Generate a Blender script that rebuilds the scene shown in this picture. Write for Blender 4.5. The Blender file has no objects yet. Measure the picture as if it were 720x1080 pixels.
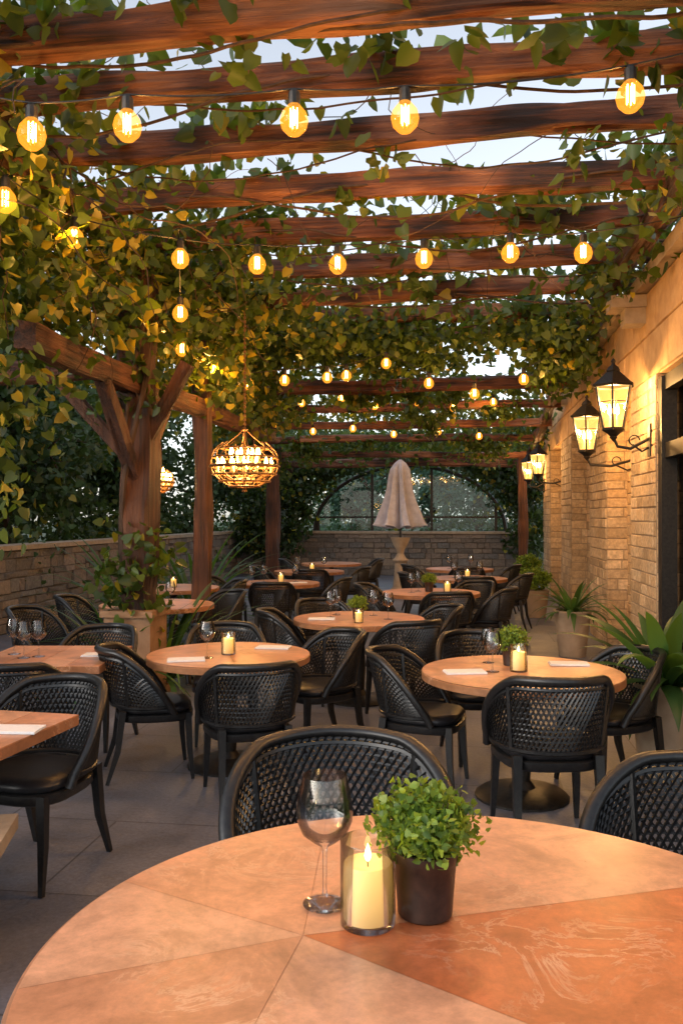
import bpy, math, random
import numpy as np
from mathutils import Vector, Matrix, noise
random.seed(7); rng=np.random.default_rng(7)
D=bpy.data; scene=bpy.context.scene
YAW=math.radians(7.9); CA,SA=math.cos(YAW),math.sin(YAW)
def C(x,z): return (x*CA-z*SA, x*SA+z*CA)

# ------------------------------------------------------------ materials
def newmat(name):
    m=D.materials.new(name); m.use_nodes=True; nt=m.node_tree
    return m,nt,nt.nodes['Principled BSDF'],nt.nodes['Material Output']
def nd(nt,t,ins=None,**kw):
    n=nt.nodes.new(t)
    for k,v in kw.items(): setattr(n,k,v)
    for k,v in (ins or {}).items():
        if isinstance(v,bpy.types.NodeSocket): nt.links.new(v,n.inputs[k])
        else: n.inputs[k].default_value=v
    return n
def L(nt,a,b): nt.links.new(a,b)
def ramp(nt,fac,stops):
    r=nt.nodes.new('ShaderNodeValToRGB'); L(nt,fac,r.inputs[0])
    e=r.color_ramp.elements
    while len(e)<len(stops): e.new(.5)
    for el,(p,c) in zip(e,stops): el.position=p; el.color=(*c,1)
    return r.outputs[0]
def bump(nt,b,h,strength=.4,dist=.01):
    n=nd(nt,'ShaderNodeBump',{'Height':h,'Strength':strength,'Distance':dist}); L(nt,n.outputs[0],b.inputs['Normal'])
def pos(nt,scale=(1,1,1),obj=False):
    if obj: s=nd(nt,'ShaderNodeTexCoord').outputs['Object']
    else: s=nd(nt,'ShaderNodeNewGeometry').outputs['Position']
    return nd(nt,'ShaderNodeMapping',{'Vector':s,'Scale':scale}).outputs[0]
def noisy(name,c1,c2,scale=5,rough=.6,bs=.3,bd=.01,stretch=(1,1,1),obj=False,metal=0,detail=4,coat=0):
    m,nt,b,o=newmat(name); p=pos(nt,stretch,obj)
    n=nd(nt,'ShaderNodeTexNoise',{'Vector':p,'Scale':scale,'Detail':detail,'Roughness':.6})
    L(nt,ramp(nt,n.outputs[0],[(.3,c1),(.7,c2)]),b.inputs['Base Color'])
    b.inputs['Roughness'].default_value=rough
    b.inputs['Metallic'].default_value=metal; b.inputs['Coat Weight'].default_value=coat
    if bs: bump(nt,b,n.outputs[0],bs,bd)
    return m
def wood(name,st,c1,c2,c3,rough=.6):
    m,nt,b,o=newmat(name); p=pos(nt,st)
    n=nd(nt,'ShaderNodeTexNoise',{'Vector':p,'Scale':3,'Detail':7,'Roughness':.75,'Distortion':.6})
    n2=nd(nt,'ShaderNodeTexNoise',{'Vector':pos(nt),'Scale':1.7,'Detail':2})
    ad=nd(nt,'ShaderNodeMath',{0:n.outputs[0],1:n2.outputs[0]},operation='ADD')
    ad=nd(nt,'ShaderNodeMath',{0:ad.outputs[0],1:.5},operation='MULTIPLY')
    L(nt,ramp(nt,ad.outputs[0],[(.40,c1),(.5,c2),(.63,c3)]),b.inputs['Base Color'])
    b.inputs['Roughness'].default_value=rough
    bump(nt,b,n.outputs[0],1.0,.06); return m
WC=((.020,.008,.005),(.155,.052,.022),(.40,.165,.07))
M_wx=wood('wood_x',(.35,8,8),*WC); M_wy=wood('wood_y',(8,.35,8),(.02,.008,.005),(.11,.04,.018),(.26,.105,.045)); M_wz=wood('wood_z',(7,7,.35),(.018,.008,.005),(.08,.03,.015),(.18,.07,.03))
M_bark=noisy('vine_bark',(.025,.014,.008),(.09,.05,.028),12,.85,.8,.02,(1,1,.3))
M_black=noisy('black_wicker',(.007,.007,.008),(.018,.017,.016),60,.34,0,.001,obj=True,detail=1)
M_iron=noisy('black_iron',(.010,.009,.008),(.03,.026,.022),40,.45,0,.001,metal=.3,detail=2)
M_cush=noisy('cushion_leather',(.009,.009,.011),(.016,.016,.018),30,.4,.2,.003,obj=True)
M_stucco=noisy('ashlar_stone',(.44,.26,.12),(.62,.40,.20),6,.8,.5,.01,detail=7)
M_cap=noisy('cap_stone',(.30,.235,.165),(.44,.35,.25),8,.75,.4,.008)
M_mortar=noisy('mortar',(.26,.19,.12),(.36,.27,.18),20,.95,.5,.008)
M_mortar2=noisy('mortar_dark',(.07,.06,.05),(.12,.10,.085),20,.95,.5,.008)
M_pot=noisy('planter_ceramic',(.36,.26,.17),(.46,.34,.23),9,.6,.3,.004,obj=True)
M_dpot=noisy('dark_pot',(.014,.008,.006),(.045,.022,.015),30,.42,.4,.003,obj=True)
M_soil=noisy('soil',(.02,.014,.01),(.05,.035,.022),40,.95,.8,.01)
M_fabric=noisy('umbrella_canvas',(.42,.42,.5),(.56,.56,.64),9,.85,.3,.006,obj=True)
M_nap=noisy('napkin_linen',(.7,.69,.68),(.8,.79,.77),50,.85,.2,.001,obj=True)
def attrmat(name,rough=.85,bs=.8,bd=.014,sc=22):
    m,nt,b,o=newmat(name); a=nd(nt,'ShaderNodeAttribute',attribute_name='Col')
    n=nd(nt,'ShaderNodeTexNoise',{'Vector':pos(nt),'Scale':sc,'Detail':6,'Roughness':.65})
    mr=nd(nt,'ShaderNodeMapRange',{'Value':n.outputs[0],'From Min':.25,'From Max':.75,'To Min':.55,'To Max':1.3})
    mx=nd(nt,'ShaderNodeVectorMath',{0:a.outputs['Color'],1:mr.outputs[0]},operation='MULTIPLY')
    L(nt,mx.outputs[0],b.inputs['Base Color']); b.inputs['Roughness'].default_value=rough
    bump(nt,b,n.outputs[0],bs,bd); return m
M_stone=attrmat('rough_stone'); 
def tabletop():
    m,nt,b,o=newmat('terracotta_marble'); a=nd(nt,'ShaderNodeAttribute',attribute_name='Col')
    p=pos(nt)
    n=nd(nt,'ShaderNodeTexNoise',{'Vector':p,'Scale':3.8,'Detail':9,'Roughness':.66,'Distortion':1.0})
    n2=nd(nt,'ShaderNodeTexNoise',{'Vector':p,'Scale':26,'Detail':7,'Roughness':.75})
    ab=nd(nt,'ShaderNodeMath',{0:n.outputs[0],1:.5},operation='SUBTRACT'); ab=nd(nt,'ShaderNodeMath',{0:ab.outputs[0]},operation='ABSOLUTE')
    vein=nd(nt,'ShaderNodeMapRange',{'Value':ab.outputs[0],'From Min':0,'From Max':.018,'To Min':1,'To Max':0})
    patch=nd(nt,'ShaderNodeTexNoise',{'Vector':p,'Scale':2.3,'Detail':4,'Roughness':.6})
    pm=nd(nt,'ShaderNodeMapRange',{'Value':patch.outputs[0],'From Min':.45,'From Max':.62,'To Min':0,'To Max':.6})
    vm=nd(nt,'ShaderNodeMath',{0:vein.outputs[0],1:pm.outputs[0]},operation='MULTIPLY')
    mr=nd(nt,'ShaderNodeMapRange',{'Value':n2.outputs[0],'From Min':.3,'From Max':.7,'To Min':.78,'To Max':1.16})
    mr2=nd(nt,'ShaderNodeMapRange',{'Value':n.outputs[0],'From Min':.32,'From Max':.68,'To Min':.68,'To Max':1.2})
    q=nd(nt,'ShaderNodeMath',{0:mr.outputs[0],1:mr2.outputs[0]},operation='MULTIPLY')
    mx=nd(nt,'ShaderNodeVectorMath',{0:a.outputs['Color'],1:q.outputs[0]},operation='MULTIPLY')
    mix=nt.nodes.new('ShaderNodeMix')
    mix.data_type='RGBA'; L(nt,vm.outputs[0],mix.inputs[0]); L(nt,mx.outputs[0],mix.inputs[6]); mix.inputs[7].default_value=(.82,.52,.34,1)
    L(nt,mix.outputs[2],b.inputs['Base Color'])
    r=nd(nt,'ShaderNodeMapRange',{'Value':n2.outputs[0],'To Min':.2,'To Max':.44}); L(nt,r.outputs[0],b.inputs['Roughness'])
    bump(nt,b,n2.outputs[0],.14,.002); return m
M_top=tabletop()
def leafmat(name,tr=.35,rough=.45):
    m,nt,b,o=newmat(name); a=nd(nt,'ShaderNodeAttribute',attribute_name='Col')
    L(nt,a.outputs['Color'],b.inputs['Base Color']); b.inputs['Roughness'].default_value=rough
    t=nd(nt,'ShaderNodeBsdfTranslucent')
    g=nd(nt,'ShaderNodeVectorMath',{0:a.outputs['Color'],1:(2.4,2.1,.7)},operation='MULTIPLY'); L(nt,g.outputs[0],t.inputs[0])
    mx=nd(nt,'ShaderNodeMixShader',{0:tr,1:b.outputs[0],2:t.outputs[0]}); L(nt,mx.outputs[0],o.inputs[0]); return m
M_leaf=leafmat('vine_leaf',.4); M_tleaf=leafmat('tree_leaf',.2,.6)
def thin_glass(name,col=(1,1,1),em=None,es=0,refl=1.0):
    m,nt,b,o=newmat(name); nt.nodes.remove(b)
    lw=nd(nt,'ShaderNodeLayerWeight',{'Blend':.28}); t=nd(nt,'ShaderNodeBsdfTransparent',{0:(*col,1)})
    g=nd(nt,'ShaderNodeBsdfGlossy',{'Roughness':.03})
    f=nd(nt,'ShaderNodeMapRange',{'Value':lw.outputs['Fresnel'],'To Min':.02,'To Max':.85*refl})
    mx=nd(nt,'ShaderNodeMixShader',{0:f.outputs[0],1:t.outputs[0],2:g.outputs[0]}); out=mx.outputs[0]
    if em:
        e=nd(nt,'ShaderNodeEmission',{0:(*em,1),1:es}); ad=nd(nt,'ShaderNodeAddShader',{0:out,1:e.outputs[0]}); out=ad.outputs[0]
    L(nt,out,o.inputs[0]); return m
M_glass=thin_glass('clear_glass',(.97,.98,.98))
M_bulb=thin_glass('amber_bulb_glass',(1,.85,.6),(1,.36,.025),.66,.15)
M_lglass=thin_glass('lantern_glass',(1,.95,.8),(1,.55,.13),.7,.3)
def emis(name,c,s):
    m,nt,b,o=newmat(name); nt.nodes.remove(b); e=nd(nt,'ShaderNodeEmission',{0:(*c,1),1:s}); L(nt,e.outputs[0],o.inputs[0]); return m
M_fil=emis('filament',(1,.55,.14),30); M_flame=emis('flame',(1,.62,.2),18)
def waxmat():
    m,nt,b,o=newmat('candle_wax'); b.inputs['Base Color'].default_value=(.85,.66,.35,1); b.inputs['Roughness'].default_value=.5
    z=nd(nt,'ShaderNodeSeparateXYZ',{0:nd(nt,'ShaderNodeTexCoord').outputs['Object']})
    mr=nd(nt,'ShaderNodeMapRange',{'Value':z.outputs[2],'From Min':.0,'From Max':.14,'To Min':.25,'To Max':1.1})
    b.inputs['Emission Color'].default_value=(1,.5,.07,1); L(nt,mr.outputs[0],b.inputs['Emission Strength'])  # flame light in the wax put in as emission, stronger towards the top
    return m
M_wax=waxmat()
def doorglass():
    m,nt,b,o=newmat('door_glass'); b.inputs['Base Color'].default_value=(.012,.012,.013,1); b.inputs['Roughness'].default_value=.06; return m
M_dg=doorglass()
def floormat():
    m,nt,b,o=newmat('slate_paving'); p=pos(nt)
    br=nd(nt,'ShaderNodeTexBrick',{'Vector':p,'Color1':(.115,.124,.156,1),'Color2':(.145,.155,.188,1),'Mortar':(.07,.075,.09,1),'Scale':1.0,'Mortar Size':.006,'Mortar Smooth':.2,'Brick Width':1.25,'Row Height':.9})
    n=nd(nt,'ShaderNodeTexNoise',{'Vector':p,'Scale':2.2,'Detail':7,'Roughness':.65})
    n2=nd(nt,'ShaderNodeTexNoise',{'Vector':p,'Scale':45,'Detail':4,'Roughness':.7})
    q=nd(nt,'ShaderNodeMath',{0:n.outputs[0],1:n2.outputs[0]},operation='ADD')
    mr=nd(nt,'ShaderNodeMapRange',{'Value':q.outputs[0],'From Min':.6,'From Max':1.4,'To Min':.5,'To Max':1.5})
    mx=nd(nt,'ShaderNodeVectorMath',{0:br.outputs[0],1:mr.outputs[0]},operation='MULTIPLY'); L(nt,mx.outputs[0],b.inputs['Base Color'])
    r=nd(nt,'ShaderNodeMapRange',{'Value':n.outputs[0],'From Min':.3,'From Max':.7,'To Min':.3,'To Max':.6}); L(nt,r.outputs[0],b.inputs['Roughness'])
    hb=nd(nt,'ShaderNodeMath',{0:n2.outputs[0],1:br.outputs['Fac']},operation='SUBTRACT')
    bump(nt,b,hb.outputs[0],.35,.006); return m
M_floor=floormat()
M_grass=noisy('lawn_soil',(.02,.035,.012),(.05,.07,.025),3,.9,.5,.03)

# ------------------------------------------------------------ mesh builder
class MB:
    def __init__(s): s.v=[];s.f=[];s.m=[];s.c=[]
    def add(s,vs,fs,m=0,col=(1,1,1)):
        o=len(s.v); s.v+= [tuple(v) for v in vs]; s.c+=[col]*len(vs)
        for f in fs: s.f.append([i+o for i in f]); s.m.append(m)
    def box(s,c,d,m=0,rz=0,top=None,col=(1,1,1)):
        hx,hy,hz=d[0]/2,d[1]/2,d[2]/2; tx,ty=(top or (1,1))
        vs=[]
        for z,kx,ky in((-hz,1,1),(hz,tx,ty)):
            for x,y in((-hx,-hy),(hx,-hy),(hx,hy),(-hx,hy)):
                x*=kx;y*=ky; vs.append((c[0]+x*math.cos(rz)-y*math.sin(rz),c[1]+x*math.sin(rz)+y*math.cos(rz),c[2]+z))
        s.add(vs,[(0,3,2,1),(4,5,6,7),(0,1,5,4),(1,2,6,5),(2,3,7,6),(3,0,4,7)],m,col)
    def lathe(s,prof,n=24,m=0,c=(0,0,0),col=(1,1,1),sx=1,sy=1):
        vs=[];fs=[]
        for r,z in prof:
            for i in range(n):
                a=2*math.pi*i/n; vs.append((c[0]+max(r,1e-4)*math.cos(a)*sx,c[1]+max(r,1e-4)*math.sin(a)*sy,c[2]+z))
        for k in range(len(prof)-1):
            for i in range(n):
                j=(i+1)%n; fs.append((k*n+i,k*n+j,(k+1)*n+j,(k+1)*n+i))
        s.add(vs,fs,m,col)
    def tube(s,path,rad,n=6,m=0,caps=True,col=(1,1,1),flat=1):
        path=[Vector(p) for p in path]; N=len(path)
        if not hasattr(rad,'__len__'): rad=[rad]*N
        vs=[];fs=[];ref=None
        for k,p in enumerate(path):
            t=(path[min(k+1,N-1)]-path[max(k-1,0)]); t=t.normalized() if t.length>1e-9 else Vector((0,0,1))
            if ref is None: ref=Vector((0,0,1)) if abs(t.z)<.9 else Vector((1,0,0))
            a=t.cross(ref)
            if a.length<1e-4: a=t.cross(Vector((.3,1,.1)))
            a.normalize(); b=a.cross(t).normalized(); ref=b
            for i in range(n):
                q=2*math.pi*(i+.5)/n; vs.append(p+a*math.cos(q)*rad[k]*flat+b*math.sin(q)*rad[k])
        for k in range(N-1):
            for i in range(n):
                j=(i+1)%n; fs.append((k*n+i,k*n+j,(k+1)*n+j,(k+1)*n+i))
        if caps: fs.append(tuple(range(n-1,-1,-1))); fs.append(tuple((N-1)*n+i for i in range(n)))
        s.add(vs,fs,m,col)
    def mesh(s,name,mats,smooth=True,ang=35):
        me=D.meshes.new(name); me.from_pydata(s.v,[],s.f); me.polygons.foreach_set('material_index',s.m)
        for m in mats: me.materials.append(m)
        a=me.color_attributes.new('Col','FLOAT_COLOR','POINT')
        c=np.ones((len(s.v),4),dtype=np.float32); c[:,:3]=np.array(s.c,dtype=np.float32).reshape(-1,3); a.data.foreach_set('color',c.ravel())
        if smooth: me.shade_smooth(); me.set_sharp_from_angle(angle=math.radians(ang))
        me.update(); return me
    def obj(s,name,mats,loc=(0,0,0),rz=0,sc=1,parent=None,**k): return place(name,s.mesh(name,mats,**k),loc,rz,sc,parent)
def place(name,me,loc=(0,0,0),rz=0,sc=1,parent=None):
    o=D.objects.new(name,me); scene.collection.objects.link(o); o.location=loc; o.rotation_euler=(0,0,rz)
    o.scale=(sc,)*3 if not hasattr(sc,'__len__') else sc
    if parent: o.parent=parent
    return o
def empty(name,loc=(0,0,0),rz=0,sc=1): return place(name,None,loc,rz,sc)
def plight(name,loc,e,col=(1,.52,.16),r=.02,parent=None):
    l=D.lights.new(name,'POINT'); l.energy=e; l.color=col; l.shadow_soft_size=r
    o=D.objects.new(name,l); scene.collection.objects.link(o); o.location=loc
    if parent: o.parent=parent
    return o
# leaves
LT=np.array([(0,0,0),(0,1,-.12),(-.34,-.12,.06),(-.5,.22,.12),(-.3,.66,.05),(.34,-.12,.06),(.5,.22,.12),(.3,.66,.05)])
LF=np.array([0,1,4,3,2, 0,5,6,7,1])
def leafmesh(name,P,size,col,mat,down=.5,up=0):
    n=len(P); t=rng.normal(size=(n,3)); t[:,2]-=down-up; t/=np.linalg.norm(t,axis=1)[:,None]
    r=rng.normal(size=(n,3)); s=np.cross(t,r); s/=np.linalg.norm(s,axis=1)[:,None]; nn=np.cross(s,t)
    size=np.broadcast_to(size,(n,)); wd=rng.uniform(.75,1.1,n)
    V=P[:,None,:]+size[:,None,None]*(LT[None,:,0:1]*s[:,None,:]*wd[:,None,None]+LT[None,:,1:2]*t[:,None,:]+LT[None,:,2:3]*nn[:,None,:]*rng.uniform(-.5,2.2,n)[:,None,None])
    me=D.meshes.new(name); me.vertices.add(n*8); me.vertices.foreach_set('co',V.astype(np.float32).ravel())
    me.loops.add(n*10); me.loops.foreach_set('vertex_index',(LF[None,:]+8*np.arange(n)[:,None]).astype(np.int32).ravel())
    me.polygons.add(n*2); me.polygons.foreach_set('loop_start',(np.arange(n*2)*5).astype(np.int32))
    me.materials.append(mat)
    me.update(calc_edges=True)
    a=me.color_attributes.new('Col','FLOAT_COLOR','POINT'); c=np.ones((n,8,4),np.float32); c[:,:,:3]=col[:,None,:]; a.data.foreach_set('color',c.ravel())
    me.validate(); return me
def clumps(cent,k,sig):
    cent=np.asarray(cent); n=len(cent)*k; idx=np.repeat(np.arange(len(cent)),k)
    return cent[idx]+rng.normal(size=(n,3))*np.array(sig), idx
def greens(n,idx=None,a=(.016,.038,.008),b=(.09,.145,.02),yellow=.05):
    u=rng.random(n)**1.3
    if idx is not None:
        cu=rng.random(idx.max()+1); u=.5*u+.5*cu[idx]
    c=np.array(a)[None]*(1-u)[:,None]+np.array(b)[None]*u[:,None]
    y=rng.random(n)<yellow; c[y]=np.array((.26,.23,.03))*rng.uniform(.6,1.2,(y.sum(),1)); return c

# ------------------------------------------------------------ ground & floor
mb=MB(); mb.add([(-150,-60,-.03),(150,-60,-.03),(150,240,-.03),(-150,240,-.03)],[(0,1,2,3)]); mb.obj('ground',[M_grass])
mb=MB(); mb.add([(-6.6,-6,0),(2.4,-6,0),(2.4,24.6,0),(-6.6,24.6,0)],[(0,1,2,3)]); mb.obj('patio_floor',[M_floor])

# ------------------------------------------------------------ stonework
def stones(mb,o,u,nrm,length,height,bl=(.2,.42),bh=.13,pal=((.36,.27,.18),(.46,.36,.25),(.30,.22,.15)),prot=.02,mi=0,z0=0,jt=.004,bv=.16):
    o=Vector(o);u=Vector(u);nrm=Vector(nrm);z=z0
    while z<height-.02:
        h=min(bh*random.uniform(1-bv,1+bv),height-z)
        if height-z-h<.05: h=height-z
        x=-random.uniform(0,.1)
        while x<length:
            l=random.uniform(*bl); x0=max(x,0); x1=min(x+l,length)
            if length-x1<.06: x1=length; 
            if x1-x0>.03:
                g=.005; p=random.uniform(.004,prot); ins=.008; j=lambda:random.uniform(-jt,jt)
                c=Vector(random.choice(pal))*random.uniform(.85,1.15)
                vs=[]
                for d,k in((0,0),(p,ins)):
                    for a,b_ in((x0+g+k,z+g+k),(x1-g-k,z+g+k),(x1-g-k,z+h-g-k),(x0+g+k,z+h-g-k)):
                        vs.append(o+u*(a+(j() if k else 0))+nrm*(d+(j() if k else 0)+.002)+Vector((0,0,b_+(j() if k else 0))))
                mb.add(vs,[(4,5,6,7),(0,1,5,4),(1,2,6,5),(2,3,7,6),(3,0,4,7)],mi,tuple(c))
            x=x1 if x1==length else x+l
            if x1==length: break
        z+=h
def pillar(mb,x0,y0,x1,y1,h,z0=0,**k):
    mb.box(((x0+x1)/2,(y0+y1)/2,(h+z0)/2),(x1-x0,y1-y0,h-z0),1)
    stones(mb,(x0,y1,0),(0,-1,0),(-1,0,0),y1-y0,h,z0=z0,**k)
    stones(mb,(x0,y0,0),(1,0,0),(0,-1,0),x1-x0,h,z0=z0,**k)
    stones(mb,(x1,y1,0),(-1,0,0),(0,1,0),x1-x0,h,z0=z0,**k)
# restaurant building, right
B=empty('restaurant_building')
WX=1.86; RX=2.12
mb=MB(); PAL=((.52,.36,.20),(.58,.42,.25),(.45,.31,.17),(.56,.39,.22))
bands=[(3.2,5.2),(8.5,9.7),(11.3,12.7),(14.8,16.2),(18.2,19.6)]
for a,b in bands: pillar(mb,WX,a,RX+.4,b,3.05,pal=PAL,bl=(.2,.36),bh=.125,prot=.014)
for i,(a,b) in enumerate(bands[1:]):
    if i==0: prev=b; continue
    mb.box((RX+.25,(prev+a)/2,1.5),(.5,a-prev-.004,3.0),1)
    stones(mb,(RX,a,0),(0,-1,0),(-1,0,0),a-prev,3.05,pal=PAL,bl=(.2,.36),bh=.125,prot=.014); prev=b
mb.obj('pilasters_and_infill',[M_stone,M_mortar],parent=B,smooth=False)
mb=MB()
mb.box((WX+.33,11.4,3.5),(.6,16.4,.9),0)
for r,(z0,z1) in enumerate(((3.06,3.5),(3.5,3.93))):
    y=3.2-(.4 if r else 0)
    while y<19.6:
        y1=min(y+random.uniform(.85,1.15),19.6); c=random.uniform(-.008,.006)
        ya=max(y,3.2)
        vs=[]
        for x,k in((WX+.04,0),(WX+.004+c,.008)):
            for a,b_ in((ya+.004+k,z0+.004+k),(y1-.004-k,z0+.004+k),(y1-.004-k,z1-.004-k),(ya+.004+k,z1-.004-k)): vs.append((x,a,b_))
        mb.add(vs,[(7,6,5,4),(4,5,1,0),(5,6,2,1),(6,7,3,2),(7,4,0,3)],0); y=y1
mb.obj('upper_wall',[M_stucco],parent=B,smooth=False)
mb=MB(); mb.box((WX+.2,11.4,4.0),(.62,16.7,.13),0)
for a,b in bands:
    y=(a+b)/2
    mb.box((WX-.13,y,3.86),(.42,.34,.12),0); mb.box((WX-.07,y,3.72),(.26,.24,.16),0)
mb.obj('cornice',[M_cap],parent=B,smooth=False)
mb=MB()
mb.box((WX+.22,6.85,1.5),(.05,3.2,3.0),1)
for y in(5.28,6.85,8.41): mb.box((WX+.08,y,1.5),(.14,.15,3.0),0)
for z in(.12,2.94,2.3): mb.box((WX+.09,6.85,z),(.10,3.1,.14),0)
mb.obj('terrace_door',[M_iron,M_dg],parent=B,smooth=False)
mb=MB(); mb.box((5,11.4,2),(5.2,16.4,4),0); mb.obj('body',[M_stucco],parent=B,smooth=False)
# left wall
W=MB(); PL=((.20,.165,.135),(.26,.21,.16),(.155,.135,.115),(.23,.185,.15),(.17,.16,.15))
W.box((-6.6,10,.6),(.34,28.6,1.2),1); stones(W,(-6.43,24.3,0),(0,-1,0),(1,0,0),28.6,1.18,pal=PL,bl=(.15,.5),bh=.15,prot=.05,jt=.014,bv=.4)
W.box((-6.6,10,1.225),(.46,28.6,.07),2); W.obj('stone_garden_wall',[M_stone,M_mortar2,M_cap],smooth=False)
W=MB(); W.box((-2.3,24.5,.6),(8.2,.34,1.2),1); stones(W,(-6.4,24.33,0),(1,0,0),(0,-1,0),8.2,1.18,pal=PL,bl=(.15,.5),bh=.15,prot=.04,jt=.012,bv=.4)
W.box((-2.3,24.5,1.225),(8.3,.46,.07),2); W.obj('stone_rear_wall',[M_stone,M_mortar2,M_cap],smooth=False)
bx,by=C(-1.6,3.2)
W=MB(); pillar(W,-.22,-.3,.22,.3,.36,pal=PAL,bl=(.12,.25),bh=.1); stones(W,(.22,-.3,0),(0,1,0),(1,0,0),.6,.36,pal=PAL,bl=(.12,.25),bh=.1)
W.box((0,0,.395),(.6,.74,.06),2); W.obj('stone_bench',[M_stone,M_mortar,M_cap],loc=(bx,by,0),rz=.3,smooth=False)

# ------------------------------------------------------------ pergola
P=empty('timber_pergola')
def timber(name,p0,p1,w,h,mat,seed,amp=.022,parent=P,twist=0):
    p0=Vector(p0);p1=Vector(p1);ln=(p1-p0).length; n=max(4,int(ln/.05)); t=(p1-p0).normalized()
    ref=Vector((0,0,1)) if abs(t.z)<.9 else Vector((0,1,0)); a=t.cross(ref).normalized(); b=a.cross(t).normalized()
    prof=[(-.5,-.38),(-.38,-.5),(-.2,-.5),(-.05,-.5),(.1,-.5),(.25,-.5),(.38,-.5),(.5,-.38),(.5,-.2),(.5,-.05),(.5,.1),(.5,.25),(.5,.38),(.38,.5),(0,.5),(-.38,.5),(-.5,.38),(-.5,.22),(-.5,.08),(-.5,-.06),(-.5,-.2)]
    vs=[];fs=[];m=len(prof)
    for k in range(n+1):
        s=k/n; c=p0.lerp(p1,s); off=a*noise.noise(Vector((s*ln*.35,seed,0)))*.06+b*noise.noise(Vector((s*ln*.3,seed,9)))*.07
        for x,y in prof:
            q=1+noise.noise(Vector((s*ln*.9+seed*3.1,x*1.5,y*1.5+seed)))*.26+noise.noise(Vector((s*ln*1.6,x*13+seed,y*13)))*.28
            vs.append(c+off+a*x*w*q+b*y*h*q)
    for k in range(n):
        for i in range(m):
            j=(i+1)%m; fs.append((k*m+i,k*m+j,(k+1)*m+j,(k+1)*m+i))
    fs.append(tuple(range(m-1,-1,-1))); fs.append(tuple(n*m+i for i in range(m)))
    mb=MB(); mb.add(vs,fs); return mb.obj(name,[mat],parent=parent,ang=40)
beamY=[(3.55,4.36),(4.42,4.36),(5.12,4.36),(5.95,4.34),(6.85,4.34),(7.8,4.34),(8.9,4.34),(10.0,4.33),(11.2,4.33),(12.4,4.3)]
for i,(y,h) in enumerate(beamY):
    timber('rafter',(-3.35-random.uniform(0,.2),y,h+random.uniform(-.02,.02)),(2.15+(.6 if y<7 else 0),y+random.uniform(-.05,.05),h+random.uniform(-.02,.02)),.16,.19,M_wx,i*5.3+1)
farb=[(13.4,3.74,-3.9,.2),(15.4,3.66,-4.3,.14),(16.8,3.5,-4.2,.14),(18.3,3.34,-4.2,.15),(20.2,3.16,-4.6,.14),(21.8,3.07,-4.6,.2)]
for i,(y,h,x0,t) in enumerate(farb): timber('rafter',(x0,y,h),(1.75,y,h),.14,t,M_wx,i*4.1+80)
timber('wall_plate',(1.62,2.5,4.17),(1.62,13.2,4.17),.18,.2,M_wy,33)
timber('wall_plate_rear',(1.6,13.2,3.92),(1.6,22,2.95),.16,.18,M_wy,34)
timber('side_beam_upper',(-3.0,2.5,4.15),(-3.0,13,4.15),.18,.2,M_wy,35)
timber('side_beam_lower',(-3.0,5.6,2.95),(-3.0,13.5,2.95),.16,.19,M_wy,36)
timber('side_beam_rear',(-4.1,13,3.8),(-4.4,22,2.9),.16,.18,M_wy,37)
px,py=-3.0,7.65
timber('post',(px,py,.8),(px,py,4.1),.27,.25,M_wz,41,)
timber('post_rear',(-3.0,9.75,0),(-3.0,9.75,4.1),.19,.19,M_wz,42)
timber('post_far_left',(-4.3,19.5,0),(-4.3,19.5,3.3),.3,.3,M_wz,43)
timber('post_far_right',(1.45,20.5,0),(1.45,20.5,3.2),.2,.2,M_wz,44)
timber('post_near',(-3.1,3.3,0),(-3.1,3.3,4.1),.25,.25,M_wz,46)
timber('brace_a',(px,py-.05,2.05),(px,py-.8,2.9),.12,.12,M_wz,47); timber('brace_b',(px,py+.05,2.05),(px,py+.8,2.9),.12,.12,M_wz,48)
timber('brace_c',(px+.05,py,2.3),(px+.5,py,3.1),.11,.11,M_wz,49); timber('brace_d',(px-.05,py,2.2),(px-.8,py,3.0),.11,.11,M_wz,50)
timber('side_tie',(-5.2,py,3.0),(-2.9,py,3.05),.14,.16,M_wx,51)
mb=MB(); mb.box((px,py,.38),(.44,.44,.76),0); mb.box((px,py,.79),(.50,.50,.06),0); mb.box((px,py,.04),(.5,.5,.08),0)
mb.obj('pedestal',[noisy('pedestal_stone',(.26,.14,.07),(.38,.22,.115),7,.8,.5,.01)],parent=P,smooth=False)

# ------------------------------------------------------------ vines
V=empty('climbing_grapevine')
def nz(x,y,s=1.0,o=0): return noise.noise(Vector((x*s,y*s,o)))
leafs=[]
def addl(cur,k,sig,s0,s1,**kw):
    Pn,idx=clumps(cur,k,sig); leafs.append((Pn,rng.uniform(s0,s1,len(Pn)),greens(len(Pn),idx,**kw)))
roof=[]
while len(roof)<265:
    x=random.uniform(-3.4,2.5); y=random.uniform(3.2,13)
    d=.15+1.1*nz(x,y,.9,3)+(.3 if x<-2.0 else 0)+(.1 if y>9 else 0)+(.25 if y<5 else 0)
    db=min(abs(y-b[0]) for b in beamY); d+= .28 if db<.16 else 0
    if random.random()<d: roof.append((x,y,4.45+random.uniform(-.1,.16)))
addl(roof,15,(.22,.13,.08),.075,.16)
hang=[]
for _ in range(90):
    x=random.uniform(-3,1.6);y=random.choice(beamY)[0]+random.uniform(-.12,.12); dl=random.uniform(.12,.42)
    if nz(x,y,1.2,7)<-.08: continue
    for k in range(int(dl/.07)): hang.append((x+random.uniform(-.05,.05),y+random.uniform(-.05,.05),4.3-k*.07))
addl(hang,3,(.07,.06,.03),.07,.13)
cur=[]
while len(cur)<430:
    y=random.uniform(4.2,13); x=-3.1+random.gauss(0,.26); z=random.uniform(2.75,4.5)
    low=3.25+.65*nz(y,0,.9,5)+ (0 if y<9 else -.15)
    if z<low: continue
    cur.append((x,y,z))
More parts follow.
